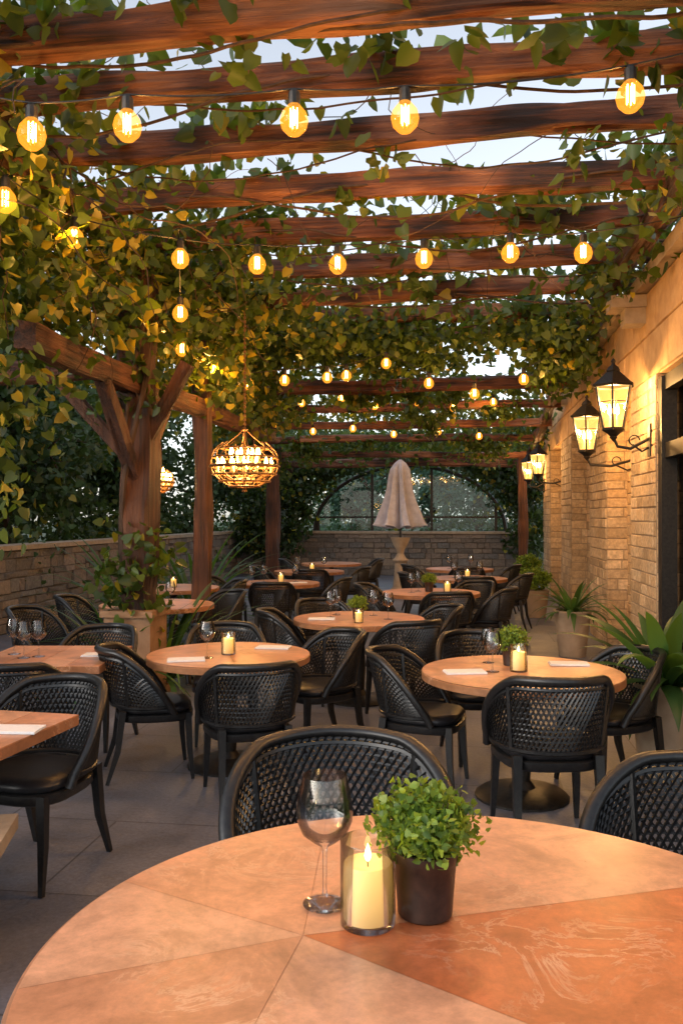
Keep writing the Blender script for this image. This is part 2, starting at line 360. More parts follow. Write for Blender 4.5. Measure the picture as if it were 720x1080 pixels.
addl(cur,25,(.17,.19,.14),.06,.125,yellow=.22)  # extra yellow leaves: bulb light on this curtain painted into leaf colour
cur=[]
while len(cur)<110:
    y=random.uniform(7.5,13); x=random.uniform(-2.8,-1.1); z=random.uniform(3.6,4.4)
    if z< 3.65+ .4*(x+2.8)+.4*nz(x,y,1,8): continue
    cur.append((x,y,z))
addl(cur,22,(.2,.2,.12),.065,.12,yellow=.12)
cur=[]
while len(cur)<190:
    x=random.uniform(-3.2,1.75); y=random.uniform(10.9,12.6); low=3.8+.4*nz(x,y*.3,.8,12)+.1*math.sin(x*2.3)
    z=random.uniform(3.5,4.35)
    if z<low: continue
    cur.append((x,y,z))
addl(cur,23,(.2,.2,.10),.065,.12)
cur=[(1.55+random.gauss(0,.12),random.uniform(5.5,13.5),4.15+random.uniform(-.2,.3)) for _ in range(60)]
cur+=[(1.35+random.gauss(0,.18),random.uniform(10.2,13.2),3.75+random.uniform(-.4,.4)) for _ in range(40)]
addl(cur,20,(.13,.2,.12),.065,.12)
cur=[]
while len(cur)<330:
    y=random.uniform(13.6,22.5); x=random.uniform(-4.8,1.8); h=4.02-(y-13.6)*.105
    if nz(x,y,.7,20)<-.2: continue
    cur.append((x,y,h+random.uniform(-.12,.25)))
addl(cur,22,(.27,.3,.08),.08,.13)
cur=[]
while len(cur)<160:
    x=random.uniform(-4.6,1.7); y=random.choice((13.6,15.4,18.3)); h={13.6:3.7,15.4:3.6,18.3:3.3}[y]; q=nz(x,y,1.1,31)
    if q<-.05: continue
    cur.append((x,y,h-random.uniform(0,.42)*q*2.2))
addl(cur,18,(.12,.1,.09),.07,.12)
cur=[]
while len(cur)<450:
    x=random.uniform(-6.3,2.2); z=random.uniform(.6,3.9); q=((x+1.45)/2.95)**2+(max(z-1.2,0)/2.1)**2
    if q<1.0: continue
    if x<-5.0 and z>2.6: continue
    cur.append((x,23.7+random.gauss(0,.2),z))
addl(cur,22,(.17,.2,.15),.09,.15,a=(.012,.026,.008),b=(.045,.08,.018))
cur=[]
for _ in range(45):
    a=random.uniform(0,6.28); cur.append((px+.2*math.cos(a),py+.2*math.sin(a),random.choice([random.uniform(.9,1.5),random.uniform(2.4,3.6)])))
for _ in range(85): cur.append((-3.12+random.gauss(0,.15),5.0+random.gauss(0,.3),random.uniform(1.5,3.9)))
for _ in range(40): cur.append((-4.3+random.gauss(0,.25),19.5+random.gauss(0,.2),random.uniform(2.2,3.4)))
addl(cur,11,(.1,.1,.14),.06,.11,yellow=.1)
PP=np.concatenate([l[0] for l in leafs]); SS=np.concatenate([l[1] for l in leafs]); CC=np.concatenate([l[2] for l in leafs])
print('vine leaves',len(PP))
place('leaves',leafmesh('leaves',PP,SS,CC,M_leaf,.7),parent=V)
mb=MB()
def walk(p,d,n,step,wob,r0,r1,grav=0):
    p=Vector(p);d=Vector(d).normalized();pts=[p.copy()]
    for i in range(n):
        d=(d+Vector((random.gauss(0,wob),random.gauss(0,wob),random.gauss(0,wob)-grav))).normalized(); p=p+d*step; pts.append(p.copy())
    mb.tube(pts,[r0+(r1-r0)*i/n for i in range(n+1)],5)
for y,h in beamY:
    for k in range(2): 
        r=random.uniform(.006,.012); pts=[]
        for i in range(60):
            x=-3.1+i*.09; pts.append((x,y+.12*math.sin(x*2.1+k*2+y),h-.12+.10*math.cos(x*1.7+k*3+y*2)+.02*nz(x,y,4,k)))
        mb.tube(pts,r,5)
for _ in range(45): walk((random.uniform(-3.2,1.5),random.uniform(4,12),4.5),(random.uniform(-1,1),random.uniform(-1,1),-.05),24,.07,.16,.004,.002,.008)
for _ in range(60): walk((-3.0+random.gauss(0,.2),random.uniform(4.3,9),4.2),(random.gauss(0,.3),random.gauss(0,.4),-1),random.randint(8,20),.1,.28,.008,.003,.05)
for _ in range(9):
    a=random.uniform(0,6.28); pts=[]; ph=random.uniform(0,6.28)
    for i in range(30):
        z=4.2*i/29; rr=.1+.08*math.sin(z*1.3+ph); pts.append((-3.12+rr*math.cos(a+z*1.5),4.95+rr*math.sin(a+z*1.5),z))
    mb.tube(pts,random.uniform(.015,.035),6)
for _ in range(6):
    a=random.uniform(0,6.28); pts=[]; ph=random.uniform(0,6.28)
    for i in range(26):
        z=.82+3.3*i/25; rr=.16+.04*math.sin(z*2.3+ph); pts.append((px+rr*math.cos(a+z*1.2),py+rr*math.sin(a+z*1.2),z))
    mb.tube(pts,random.uniform(.012,.028),6)
mb.obj('stems',[M_bark],parent=V)

# ------------------------------------------------------------ string lights
S=empty('string_lights')
bulbmb=MB(); bulbmb.lathe([(.0,-.062),(.025,-.058),(.047,-.035),(.054,-.006),(.047,.022),(.027,.047),(.021,.055)],14)
bulb_me=bulbmb.mesh('bulb_glass',[M_bulb])
smb=MB(); smb.lathe([(.021,.05),(.023,.06),(.022,.1),(.012,.112),(.0,.114)],10); 
for k in range(5):
    pts=[]; 
    for i in range(8): pts.append((.014*math.cos(k*1.26),.014*math.sin(k*1.26),-.03+.07*i/7))
    smb.tube(pts,.0028,4,1,False)
sock_me=smb.mesh('bulb_socket',[M_iron,M_fil])
wire=MB()
def pxw(px_,py_,z):
    x,y=C((px_-360)/900*z,z); return Vector((x,y,1.68+(545-py_)/900*z))
def lstring(pts,light=None,sc=1,ext=True,skip=1):
    pts=[Vector(p) for p in pts]; q=[p+Vector((0,0,.115*sc)) for p in pts]
    if ext: q=[q[0]+(q[0]-q[1]).normalized()*.8+Vector((0,0,.25))]+q+[q[-1]+(q[-1]-q[-2]).normalized()*1.2+Vector((0,0,.25))]
    for a,b in zip(q,q[1:]):
        n=8; wire.tube([a.lerp(b,i/n)-Vector((0,0,.10*(b-a).length*.5*4*(i/n)*(1-i/n)*.5)) for i in range(n+1)],.005,5)
    for i,p in enumerate(pts):
        rz=random.uniform(0,6)
        place('bulb_glass',bulb_me,p,rz,sc,S); place('bulb_socket',sock_me,p,rz,sc,S)
        if light and i%skip==0: plight('bulb_light',p-Vector((0,0,.005)),light*skip,r=.02,parent=S)
lstring([pxw(33,140,4.0),pxw(134,131,4.0),pxw(310,125,4.0),pxw(427,122,4.0),pxw(665,100,4.0)],light=34,sc=1.25)
lstring([pxw(5,210,5.0),pxw(78,250,5.9),pxw(190,272,6.3),pxw(271,278,6.4),pxw(356,278,6.4),pxw(447,272,6.4),pxw(538,266,6.3),pxw(615,266,6.2)],light=32,sc=1.25)
lstring([pxw(190,330,7.0),pxw(192,368,8.2),pxw(226,390,9.5),pxw(262,405,10.3),pxw(300,401,10.5),pxw(345,398,10.6),pxw(365,396,10.7),pxw(407,383,10.7),pxw(452,404,10.7),pxw(500,415,10.7),pxw(552,400,10.6)],light=18,skip=2,sc=1.2)
lstring([pxw(290,418,14.5),pxw(318,425,14.7),pxw(360,420,14.7),pxw(395,428,14.7),pxw(440,424,14.7),pxw(478,430,14.7),pxw(520,424,14.7)],light=11,skip=3,sc=1.2)
lstring([pxw(240,440,16),pxw(290,447,16),pxw(330,455,16),pxw(372,452,16),pxw(415,458,16),pxw(462,455,16),pxw(505,460,16)],light=11,skip=3,sc=1.2)
wire.obj('cable',[M_iron],parent=S)

# ------------------------------------------------------------ chandelier
M_bronze=noisy('bronze_iron',(.14,.06,.018),(.32,.16,.05),30,.45,0,.002,metal=.2,detail=2)
def chandelier(name,loc,R,top,energy):
    E=empty(name,loc); mb=MB()
    for h,r in((.14,.70),(.05,.95),(-.04,1.0),(-.12,.93),(-.19,.75),(-.24,.45)):
        n=32; pts=[(R*r*math.cos(2*math.pi*i/n),R*r*math.sin(2*math.pi*i/n),h*R/.34) for i in range(n+1)]; mb.tube(pts,.010 if abs(h+.04)>.01 else .016,6,0,False)
    for k in range(14):
        a=2*math.pi*k/14; pts=[]
        for i in range(13):
            t=-math.pi/2+math.pi*.78*i/12; pts.append((R*math.cos(t)*math.cos(a+.6*math.sin(t)),R*math.cos(t)*math.sin(a+.6*math.sin(t)),R*.76*math.sin(t)))
        mb.tube(pts,.006,5)
    for k in range(4):
        a=math.pi/2*k+.4; mb.tube([(R*.7*math.cos(a),R*.7*math.sin(a),R*.4),(R*.2*math.cos(a),R*.2*math.sin(a),R*.8),(0,0,R)],.006,5)
    mb.lathe([(0,-R*.9),(.03,-R*.85),(.012,-R*.76),(.01,R*.9),(.035,R*.95),(0,R*1.05)],10)
    mb.tube([(0,0,R),(0,0,top)],.006,5)
    z=R
    while z<top: mb.lathe([(.006,-.016),(.016,-.01),(.016,.01),(.006,.016)],6,0,(0,0,z)); z+=.045
    for n_,rr,zz in((14,.80,-.30),(8,.42,.0)):
        for k in range(n_):
            a=2*math.pi*k/n_; x,y=R*rr*math.cos(a),R*rr*math.sin(a); z=R*zz
            mb.tube([(0,0,z-.05),(x*.5,y*.5,z-.08),(x,y,z)],.006,5); mb.lathe([(.0,-.01),(.026,0),(.026,.006),(.012,.006),(.012,.06),(0,.062)],8,1,(x,y,z))
            mb.lathe([(.0,.06),(.016,.075),(.02,.1),(.009,.145),(0,.165)],8,2,(x,y,z))
    mb.obj('frame',[M_bronze,M_wax,M_fil],parent=E)
    plight('glow',(0,0,-R*.1),energy,r=.1,parent=E)
c=C(-1.02,9.0); chandelier('iron_chandelier',(c[0],c[1],2.25),.36,1.95,75)
c=C(-2.3,10.6); chandelier('iron_chandelier',(c[0],c[1],2.13),.22,1.0,35)

# ------------------------------------------------------------ lanterns
def lantern_mesh():
    mb=MB(); z0,z1=-.22,.16; r0,r1=.085,.15
    for k in range(6):
        a=math.pi/3*k; b=math.pi/3*(k+1); A0=(r0*math.cos(a),r0*math.sin(a),z0);A1=(r1*math.cos(a),r1*math.sin(a),z1)
        B0=(r0*math.cos(b),r0*math.sin(b),z0);B1=(r1*math.cos(b),r1*math.sin(b),z1)
        mb.tube([A0,A1],.009,5); mb.tube([A0,B0],.011,5); mb.tube([A1,B1],.013,5)
        s=.97; mb.add([tuple(s*Vector(q)) for q in(A0,B0,B1,A1)],[(0,1,2,3)],1)
        mA=Vector(A0).lerp(Vector(A1),.62); mB=Vector(B0).lerp(Vector(B1),.62); mb.tube([mA,mB],.005,4)
    mb.lathe([(.175,.155),(.18,.17),(.16,.185),(.12,.225),(.075,.27),(.055,.29),(.06,.30),(.045,.33),(.02,.35),(.014,.37),(.022,.385),(.01,.405),(0,.415)],6)
    mb.lathe([(0,-.225),(.095,-.225),(.1,-.235),(.06,-.26),(.03,-.29),(.035,-.30),(0,-.34)],6)
    for k in range(3):
        a=2.1*k; x,y=.035*math.cos(a),.035*math.sin(a)
        mb.lathe([(0,-.22),(.013,-.22),(.013,-.1),(0,-.1)],8,2,(x,y,0)); mb.lathe([(0,-.1),(.016,-.08),(.018,-.05),(.008,-.005),(0,.01)],8,3,(x,y,0))
    return mb.mesh('lantern_body',[M_iron,M_lglass,M_wax,M_fil])
LMe=lantern_mesh()
def wall_lantern(x,y,z,wx,e,sc=1):
    E=empty('wall_lantern',(x,y,z)); place('lantern_body',LMe,(0,0,0),.3,(sc*1.12,sc*1.12,sc),E); mb=MB(); d=wx-x
    mb.tube([(0,0,-.30*sc),(.04,0,-.38*sc),(d*.45,0,-.40*sc),(d*.8,0,-.34*sc),(d,0,-.30*sc)],.016,6)
    mb.tube([(d,0,-.42),(d*.75,0,-.47),(d*.5,0,-.40)],.010,6); mb.box((d-.012,0,-.36),(.03,.12,.32))
    pts=[(d*.55+.05*math.cos(t),0,-.36+.05*math.sin(t)) for t in np.linspace(0,5,14)]; mb.tube(pts,.007,5)
    mb.obj('bracket',[M_iron],parent=E); plight('lantern_light',(0,0,.04),e,col=(1,.56,.22),r=.05,parent=E)
wall_lantern(1.50,8.72,2.79,WX,95,1.1)
wall_lantern(1.50,10.5,2.70,RX,80,1.05)
wall_lantern(1.50,16.9,2.72,RX,70); wall_lantern(1.5,19.3,2.72,WX,60)
wall_lantern(1.50,4.4,2.79,WX,100)  # hidden lantern out of view, added as extra warm light on the wall

# ------------------------------------------------------------ furniture
def chair_mesh():
    mb=MB()
    def sup(w,d,z,k=3.2,n=32):
        o=[]
        for i in range(n):
            a=2*math.pi*i/n; ca,sa=math.cos(a),math.sin(a)
            y=d*math.copysign(abs(sa)**(2/k),sa); x=w*math.copysign(abs(ca)**(2/k),ca)*(1+.08*y/d); o.append((x,y+.02,z))
        return o
    def stack(rings,m):
        n=len(rings[0]); vs=[v for r in rings for v in r]; fs=[]
        for k in range(len(rings)-1):
            for i in range(n): j=(i+1)%n; fs.append((k*n+i,k*n+j,(k+1)*n+j,(k+1)*n+i))
        fs.append(tuple(range(n-1,-1,-1))); fs.append(tuple((len(rings)-1)*n+i for i in range(n))); mb.add(vs,fs,m)
    stack([sup(.24,.235,.375),sup(.25,.245,.385),sup(.25,.245,.42),sup(.24,.235,.425)],0)
    stack([sup(.225,.22,.425),sup(.238,.232,.435),sup(.24,.235,.455),sup(.225,.22,.472),sup(.16,.16,.478),sup(.02,.02,.48)],1)
    for sx in(-1,1):
        mb.tube([(sx*.205,.215,.42),(sx*.215,.225,.2),(sx*.222,.245,0)],[.030,.024,.015],4)
        mb.tube([(sx*.195,-.19,.45),(sx*.2,-.22,.2),(sx*.212,-.285,0)],[.030,.025,.015],4)
    T=math.radians(112)
    def top(u): 
        a=abs(u); return .825-.06*a*a-.275*max(0,(a-.38)/.62)**1.4
    def S(u,v,off=0):
        ph=u*T; h=.475+(top(u)-.475)*v; lean=.09*((h-.45)/.38)
        rx,ry=.272+.03*v+off,.25+off
        return Vector((rx*math.sin(ph),-(ry+lean*max(0,math.cos(ph)))*math.cos(ph)+.0,h))
    rim=[S(-1+2*i/48,1) for i in range(49)]
    rim=[Vector((rim[0].x*.98,rim[0].y+.03,.43))]+rim+[Vector((rim[-1].x*.98,rim[-1].y+.03,.43))]
    mb.tube(rim,.023,8)
    mb.tube([S(-1+2*i/40,.0) for i in range(41)],.014,6)
    mb.tube([S(-.8+1.6*i/40,.88) for i in range(41)],.010,5)
    for u in(-.46,.46): mb.tube([S(u,i/6) for i in range(7)],.013,5)
    K=.30
    for sgn in(-1,1):
        for i in range(-9,60):
            u0=-1.15+i*.042; pts=[]
            for k in range(7):
                v=k/6; u=u0+sgn*K*(v-.5)
                if abs(u)<=.97: pts.append(S(u,v,.002*sgn))
            if len(pts)>2: mb.tube(pts,.0056,3,0,False)
    for i in range(1,13):
        v=i/13; mb.tube([S(-.96+1.92*k/28,v) for k in range(29)],.0045,3,0,False)
    return mb.mesh('wicker_chair',[M_black,M_cush],ang=50)
CH=chair_mesh()
def chair(x,z,tx,tz,sc=1,jit=0):
    a=Vector(C(x,z)); b=Vector(C(tx,tz)); d=b-a
    return place('wicker_chair',CH,(a.x,a.y,0.002),math.atan2(d.y,d.x)-math.pi/2+jit+random.uniform(-.08,.08),sc)
TOPS=[(.60,.29,.145),(.56,.265,.13),(.64,.33,.175),(.58,.26,.12)]
def table_parts(R,square=False,name='table'):
    mb=MB()
    if not square:
        n=64; cuts=[.4+k*math.pi*2/5 for k in range(5)]
        mb.lathe([(0,.700),(R-.02,.700),(R-.002,.706),(R-.002,.744),(R-.006,.7485),(0,.7485)],n,0,col=(.36,.16,.07))
        for k in range(5):
            a0=cuts[k]+.0015; a1=cuts[k]+math.pi*2/5-.0015; m=16; col=tuple(Vector(TOPS[k%4])*random.uniform(.93,1.05))
            vs=[(.004*math.cos((a0+a1)/2),.004*math.sin((a0+a1)/2),.7515)]
            vs+=[((R-.006)*math.cos(a0+(a1-a0)*i/m),(R-.006)*math.sin(a0+(a1-a0)*i/m),.7515) for i in range(m+1)]
            mb.add(vs,[(0,i+1,i+2) for i in range(m)],0,col)
    else:
        mb.box((0,0,.725),(R*2,R*2,.045),0,col=(.40,.17,.075)); 
        for k in range(4): mb.box((-R+R*2*(k+.5)/4,0,.7495),(R*2/4-.004,R*2-.008,.005),0,col=tuple(Vector(TOPS[k])*1.0))
    mb.lathe([(.06,.69),(.16,.69),(.16,.70)],16,1)
    mb.lathe([(.055,.69),(.05,.5),(.06,.3),(.05,.1),(.08,.06),(.25,.035),(.28,.012),(.28,.0)],20,1)
    return mb.mesh(name,[M_top,M_iron],ang=30)
T60=table_parts(.6); T55=table_parts(.55); TS=table_parts(.42,True); TS2=table_parts(.46,True)
def glass_mesh():
    mb=MB(); prof=[(0,.0),(.040,.001),(.041,.003),(.022,.006),(.006,.012),(.004,.03),(.004,.095),(.006,.108),(.022,.118),(.042,.134),(.052,.158),(.053,.18),(.048,.21),(.041,.242),(.0402,.242),(.047,.21),(.0518,.18),(.0508,.159),(.041,.136),(.020,.122),(0,.119)]
    mb.lathe(prof,40); return mb.mesh('wine_glass',[M_glass],ang=60)
GL=glass_mesh()
def candle(loc,sc=1,e=1.2):
    E=empty('candle_in_glass',loc,random.uniform(0,6),sc); place('holder',CG,parent=E); place('candle',CW,parent=E)
    plight('flame_light',(0,0,.150),e,col=(1,.55,.18),r=.006,parent=E)
mb=MB(); mb.lathe([(0,0),(.054,0),(.057,.003),(.0575,.17),(.056,.175),(.054,.17),(.0535,.012),(0,.01)],40); CG=mb.mesh('holder',[M_glass],ang=60)
mb=MB(); mb.lathe([(0,.013),(.05,.013),(.051,.02),(.051,.122),(.049,.128),(.04,.122),(.012,.118),(0,.118)],32); mb.tube([(0,0,.116),(.001,0,.13)],.0015,5,2)
mb.lathe([(0,.128),(.005,.133),(.0075,.141),(.005,.153),(.0015,.163),(0,.167)],10,1); CW=mb.mesh('candle',[M_wax,M_flame,M_iron],ang=60)
mb=MB(); mb.lathe([(0,0),(.056,0),(.06,.004),(.064,.06),(.069,.12),(.072,.124),(.073,.145),(.069,.147),(.066,.143),(.064,.13),(0,.128)],32,0); mb.lathe([(0,.134),(.064,.13)],20,1)
PT=mb.mesh('pot',[M_dpot,M_soil])
def plant_leaves(n,R,c,size,name='foliage'):
    d=rng.normal(size=(n,3)); d/=np.linalg.norm(d,axis=1)[:,None]; r=R*rng.random(n)**.4*(1+.25*np.sin(d[:,0]*7+d[:,1]*5)+.12*np.sin(d[:,2]*13+d[:,0]*11))
    Pn=d*r[:,None]*np.array((1.0,1.0,.72))+np.array(c); k=rng.random(n)
    col=np.array((.05,.11,.015))[None]*(1-k)[:,None]+np.array((.25,.36,.05))[None]*k[:,None]
    return leafmesh(name,Pn,rng.uniform(.7,1.3,n)*size,col,M_leaf,-.3)
PLF=plant_leaves(2400,.108,(0,0,.198),.0155)
mb=MB()
for _ in range(40):
    a=random.uniform(0,6.28); q=random.uniform(.03,.1); mb.tube([(.02*math.cos(a),.02*math.sin(a),.13),(q*.6*math.cos(a),q*.6*math.sin(a),.18),(q*math.cos(a),q*math.sin(a),.2+random.uniform(0,.06))],.0012,3,0,False)
PST=mb.mesh('stems',[M_bark])
def pplant(loc,sc=1):
    E=empty('potted_herb',loc,random.uniform(0,6),sc); place('pot',PT,parent=E); place('foliage',PLF,parent=E); place('stems',PST,parent=E)
mb=MB(); mb.box((0,0,.003),(.24,.13,.005)); mb.box((.003,.002,.0085),(.235,.125,.005)); NP=mb.mesh('folded_napkin',[M_nap],smooth=False)
TZ=.752
def at(x,z,h=TZ): a=C(x,z); return (a[0],a[1],h)
def napkin(x,z,r): place('folded_napkin',NP,at(x,z,TZ+.001),r+YAW)
def glass(x,z,s=1): place('wine_glass',GL,at(x,z),random.uniform(0,6),s)
def table(me,x,z,r=0,name='round_dining_table'): return place(name,me,at(x,z,0),r)

# foreground table
R=.90; tc=Vector((.245,1.79)); hub=Vector((-.085,1.90))-tc
mb=MB()
mb.lathe([(0,.70),(R-.03,.70),(R-.012,.704),(R,.716),(R,.738),(R-.004,.7455),(R-.012,.7485),(0,.7485)],128,0,col=(.5,.23,.12))
dirs=[Vector((.943,.246)),Vector((.05,.9)),Vector((-.55,.33)),Vector((-.9,-.35)),Vector((-.2,-.9)),Vector((.433,-.335))]
ang=[math.atan2(d.y,d.x) for d in dirs]
for i in range(len(ang)-1):
    while ang[i+1]<ang[i]: ang[i+1]+=2*math.pi
ang.append(ang[0]+2*math.pi)
cols=[(.70,.33,.185),(.67,.31,.17),(.71,.36,.21),(.66,.29,.155),(.70,.335,.19),(.56,.155,.055)]
for k in range(6):
    a0,a1=ang[k],ang[k+1]; m=max(6,int((a1-a0)*24)); mid=(a0+a1)/2; hh=hub+Vector((math.cos(mid),math.sin(mid)))*.0012
    ring=[]
    for i in range(m+1):
        a=a0+(a1-a0)*i/m; d=Vector((math.cos(a),math.sin(a))); b=hh.dot(d); c_=hh.dot(hh)-(R-.012)**2; t=-b+math.sqrt(b*b-c_)
        ring.append(hh+d*t)
    vs=[(hh.x,hh.y,.7497)]; fs=[]
    for p in ring: vs.append((p.x,p.y,.7497))
    for i in range(m): fs.append((0,i+1,i+2))
    mb.add(vs,fs,0,cols[k])
mb.lathe([(.3,.69),(.3,.70)],20,1); mb.lathe([(.09,.695),(.08,.4),(.09,.12),(.14,.07),(.42,.03),(.44,0)],24,1)
mb.obj('round_dining_table',[M_top,M_iron],loc=at(tc.x,tc.y,0),rz=YAW,ang=30)
glass(-.04,2.045,1.28); candle(at(.06,1.95),1.1,2.4); pplant(at(.195,2.0),1.06)
chair(.0,3.0,.05,2.0,(1.32,1.2,1.0)); chair(1.16,2.74,.5,1.9,(1.25,1.15,.98))
# right table
table(T60,1.08,5.13,.3); candle(at(1.06,5.12),.92,1.8); pplant(at(1.06,5.33),.85); glass(.9,5.1); glass(.93,5.42,.9); napkin(.73,5.07,.1); napkin(1.42,5.35,-.1)
chair(.5,5.35,1.08,5.15); chair(1.08,4.5,1.08,5.1,1.06); chair(1.68,5.35,1.08,5.1); chair(.98,6.0,1.05,5.1)
# left table
table(T55,-.76,5.78,.9); candle(at(-.76,5.75),.85,1.8); glass(-.88,5.6); napkin(-1.0,5.5,.2); napkin(-.48,6.02,-.15)
chair(-1.25,5.62,-.76,5.75); chair(-.56,5.15,-.72,5.8); chair(-.16,6.2,-.76,5.85); chair(-.88,6.5,-.76,5.8)
# middle table
table(T60,.16,7.8,1.3); pplant(at(.15,7.7),.75); candle(at(.15,7.45),.7,1.4); glass(-.1,7.85); glass(.3,8.0); glass(-.05,8.05); glass(.42,7.7); napkin(-.18,7.7,0)
chair(.52,7.15,.16,7.8); chair(-.42,7.75,.16,7.8); chair(.8,8.05,.16,7.8); chair(-.15,8.5,.16,7.8)
# far right table
table(T60,1.1,10.5,.2); pplant(at(1.08,10.55),.8); candle(at(1.3,10.5),.8,1.4); glass(.85,10.4); glass(.95,10.6); glass(1.45,10.6); napkin(1.35,10.3,0)
chair(1.75,10.2,1.1,10.5); chair(1.65,11.0,1.1,10.5); chair(.5,10.7,1.1,10.5); chair(1.2,9.8,1.1,10.5)
# further
table(T60,-.9,12.0,.5); candle(at(-.85,12),.8,1.3); glass(-1.1,12.1); glass(-.65,12.15); glass(-1.25,11.9); chair(-1.6,12,-.9,12); chair(-.2,11.9,-.9,12); chair(-.9,11.2,-.9,12); napkin(-.6,11.9,.2)
table(T60,-.55,14.6,.1); candle(at(-.5,14.5),.8,1); glass(-.75,14.6); glass(-.3,14.6); chair(-1.2,14.6,-.55,14.6); chair(.15,14.4,-.55,14.6); chair(-.5,13.9,-.55,14.6)
table(T60,2.1,15.2,.1); chair(1.4,15.1,2.1,15.2); chair(2.8,15,2.1,15.2); chair(2.1,14.4,2.1,15.2); glass(1.9,15.1); glass(2.3,15.2)
table(T60,1.9,12.9,.7); chair(2.5,12.7,1.9,12.9); chair(1.2,12.9,1.9,12.9); chair(1.9,12.2,1.9,12.9); candle(at(1.9,12.9),.8,1); glass(1.7,12.9); glass(2.1,13)
table(T60,-.2,17,.1); chair(-.9,17,-.2,17); chair(.5,17,-.2,17)
table(T60,-1.95,9.05,.1); glass(-1.8,9.0); chair(-1.4,9.6,-1.95,9.05); chair(-2.7,9.1,-1.95,9.05); napkin(-2.2,8.9,0)
table(T60,-2.2,11.2,.1); chair(-1.6,11.4,-2.2,11.2); candle(at(-2.2,11.2),.8,1)
# left near tables
table(TS2,-1.78,3.66,YAW-.22,'square_dining_table'); napkin(-1.42,3.7,-.05); chair(-1.46,4.08,-1.72,3.3,1.03)
table(TS,-1.92,5.72,YAW,'square_dining_table'); glass(-2.2,5.75); glass(-2.08,5.6); glass(-2.0,5.65); napkin(-1.6,5.7,0)
chair(-1.84,6.35,-1.95,5.7); chair(-1.95,5.15,-1.95,5.7); chair(-2.75,7.9,-1.9,7.7)

# ------------------------------------------------------------ planters
def strap_plant(mb,n,length,width,z0,up=.9,seed=1,m=2,g0=1):
    r=random.Random(seed)
    for i in range(n):
        a=i*2.399+r.uniform(-.2,.2); k=i/n; el=math.radians(80-68*k)*up; l=length*r.uniform(.8,1.1); w=width*r.uniform(.85,1.15)
        p=Vector((.02*math.cos(a),.02*math.sin(a),z0)); vs=[];fs=[];seg=9; e=el
        side=Vector((-math.sin(a),math.cos(a),0))
        for s in range(seg+1):
            t=s/seg; ww=w*(.35+1.4*t if t<.4 else .92*(1-((t-.4)/.6)**1.7))*.5+.001
            d=Vector((math.cos(a)*math.cos(e),math.sin(a)*math.cos(e),math.sin(e))); up_=d.cross(side)*-1
            vs+= [p-side*ww-up_*(-.25*ww),p.copy(),p+side*ww+up_*(.25*ww)]
            if s<seg: p=p+d*l/seg; e-=(.09+.14*k)*(.5+t)
        for s in range(seg):
            for q in(0,1): fs.append((s*3+q,s*3+q+1,s*3+q+4,s*3+q+3))
        g=r.uniform(.6,1.3)*g0; mb.add(vs,fs,m,(.045*g,.11*g,.03*g))
def planter(name,loc,h,rt,rb,n,length,width,seed,rz=0):
    mb=MB(); mb.lathe([(0,0),(rb,0),(rb+.01,.02),(rb+(rt-rb)*.6,h*.6),(rt,h-.03),(rt+.012,h-.02),(rt+.012,h),(rt-.02,h),(rt-.025,h-.04),(0,h-.04)],32,0)
    mb.lathe([(0,h-.03),(rt-.022,h-.038)],20,1); strap_plant(mb,n,length,width,h-.04,seed=seed)
    return mb.obj(name,[M_pot,M_soil,M_leaf],loc=loc,rz=rz,ang=60)
planter('dracaena_planter',at(2.12,5.6,0),.6,.23,.16,44,.80,.12,3)
planter('dracaena_planter',at(2.78,10.3,0),.55,.22,.15,40,.55,.07,5)
for (x,z,h) in((3.25,14.3,.45),(3.72,17.0,.55)):
    E=empty('shrub_planter',at(x,z,0)); mb=MB(); mb.lathe([(0,0),(.16,0),(.22,h-.02),(.235,h),(.2,h),(.2,h-.04),(0,h-.04)],24,0); mb.obj('pot',[M_pot],parent=E)
    place('foliage',PLF,(0,0,h-.25),0,2.2,E)
mb=MB(); strap_plant(mb,70,.95,.035,0,seed=9,m=0); YU=mb.mesh('yucca_plant',[M_leaf])
for x,z,h,s in((-1.75,8.45,.62,1.0),(-2.15,8.3,.62,.9),(-2.3,13.5,.2,1.5),(-3.1,12.5,.2,1.4)):
    place('yucca_plant',YU,at(x,z,.05),x*3,s*1.35)
# parasol
E=empty('closed_parasol',at(1.24,18.0,0)); mb=MB()
nf=108
def ring(r,z,amp,ph=0):
    o=[]
    for i in range(nf):
        a=2*math.pi*i/nf; f=1+amp*math.sin(8*a+ph)+amp*.35*math.sin(19*a+1+ph); o.append((r*f*math.cos(a+ph*.3),r*f*math.sin(a+ph*.3),z+(.03*math.sin(8*a+ph) if z<1.55 else 0)))
    return o
rs=[ring(.03,2.88,0),ring(.12,2.80,.05),ring(.18,2.68,.16),ring(.19,2.5,.28),ring(.20,2.25,.36,.2),ring(.24,2.0,.42,.4),ring(.31,1.76,.44,.6),ring(.37,1.56,.42,.8),ring(.40,1.47,.42,.9),ring(.36,1.45,.42,.9),ring(.22,1.6,.3,.7)]
vs=[v for r in rs for v in r]; fs=[(k*nf+i,k*nf+(i+1)%nf,(k+1)*nf+(i+1)%nf,(k+1)*nf+i) for k in range(len(rs)-1) for i in range(nf)]
mb.add(vs,fs,0); mb.lathe([(.0,2.95),(.02,2.93),(.025,2.86),(.022,.3)],10,1); mb.obj('canopy',[M_fabric,M_iron],parent=E,ang=60)
mb=MB(); mb.lathe([(.0,0),(.3,0),(.3,.1),(.22,.14),(.16,.2),(.13,.5),(.12,.7),(.17,.76),(.11,.82),(.07,.9),(.09,.98),(.15,1.08),(.2,1.2),(.21,1.24),(.17,1.24),(0,1.15)],24,0); mb.obj('stone_urn_base',[M_cap],parent=E)

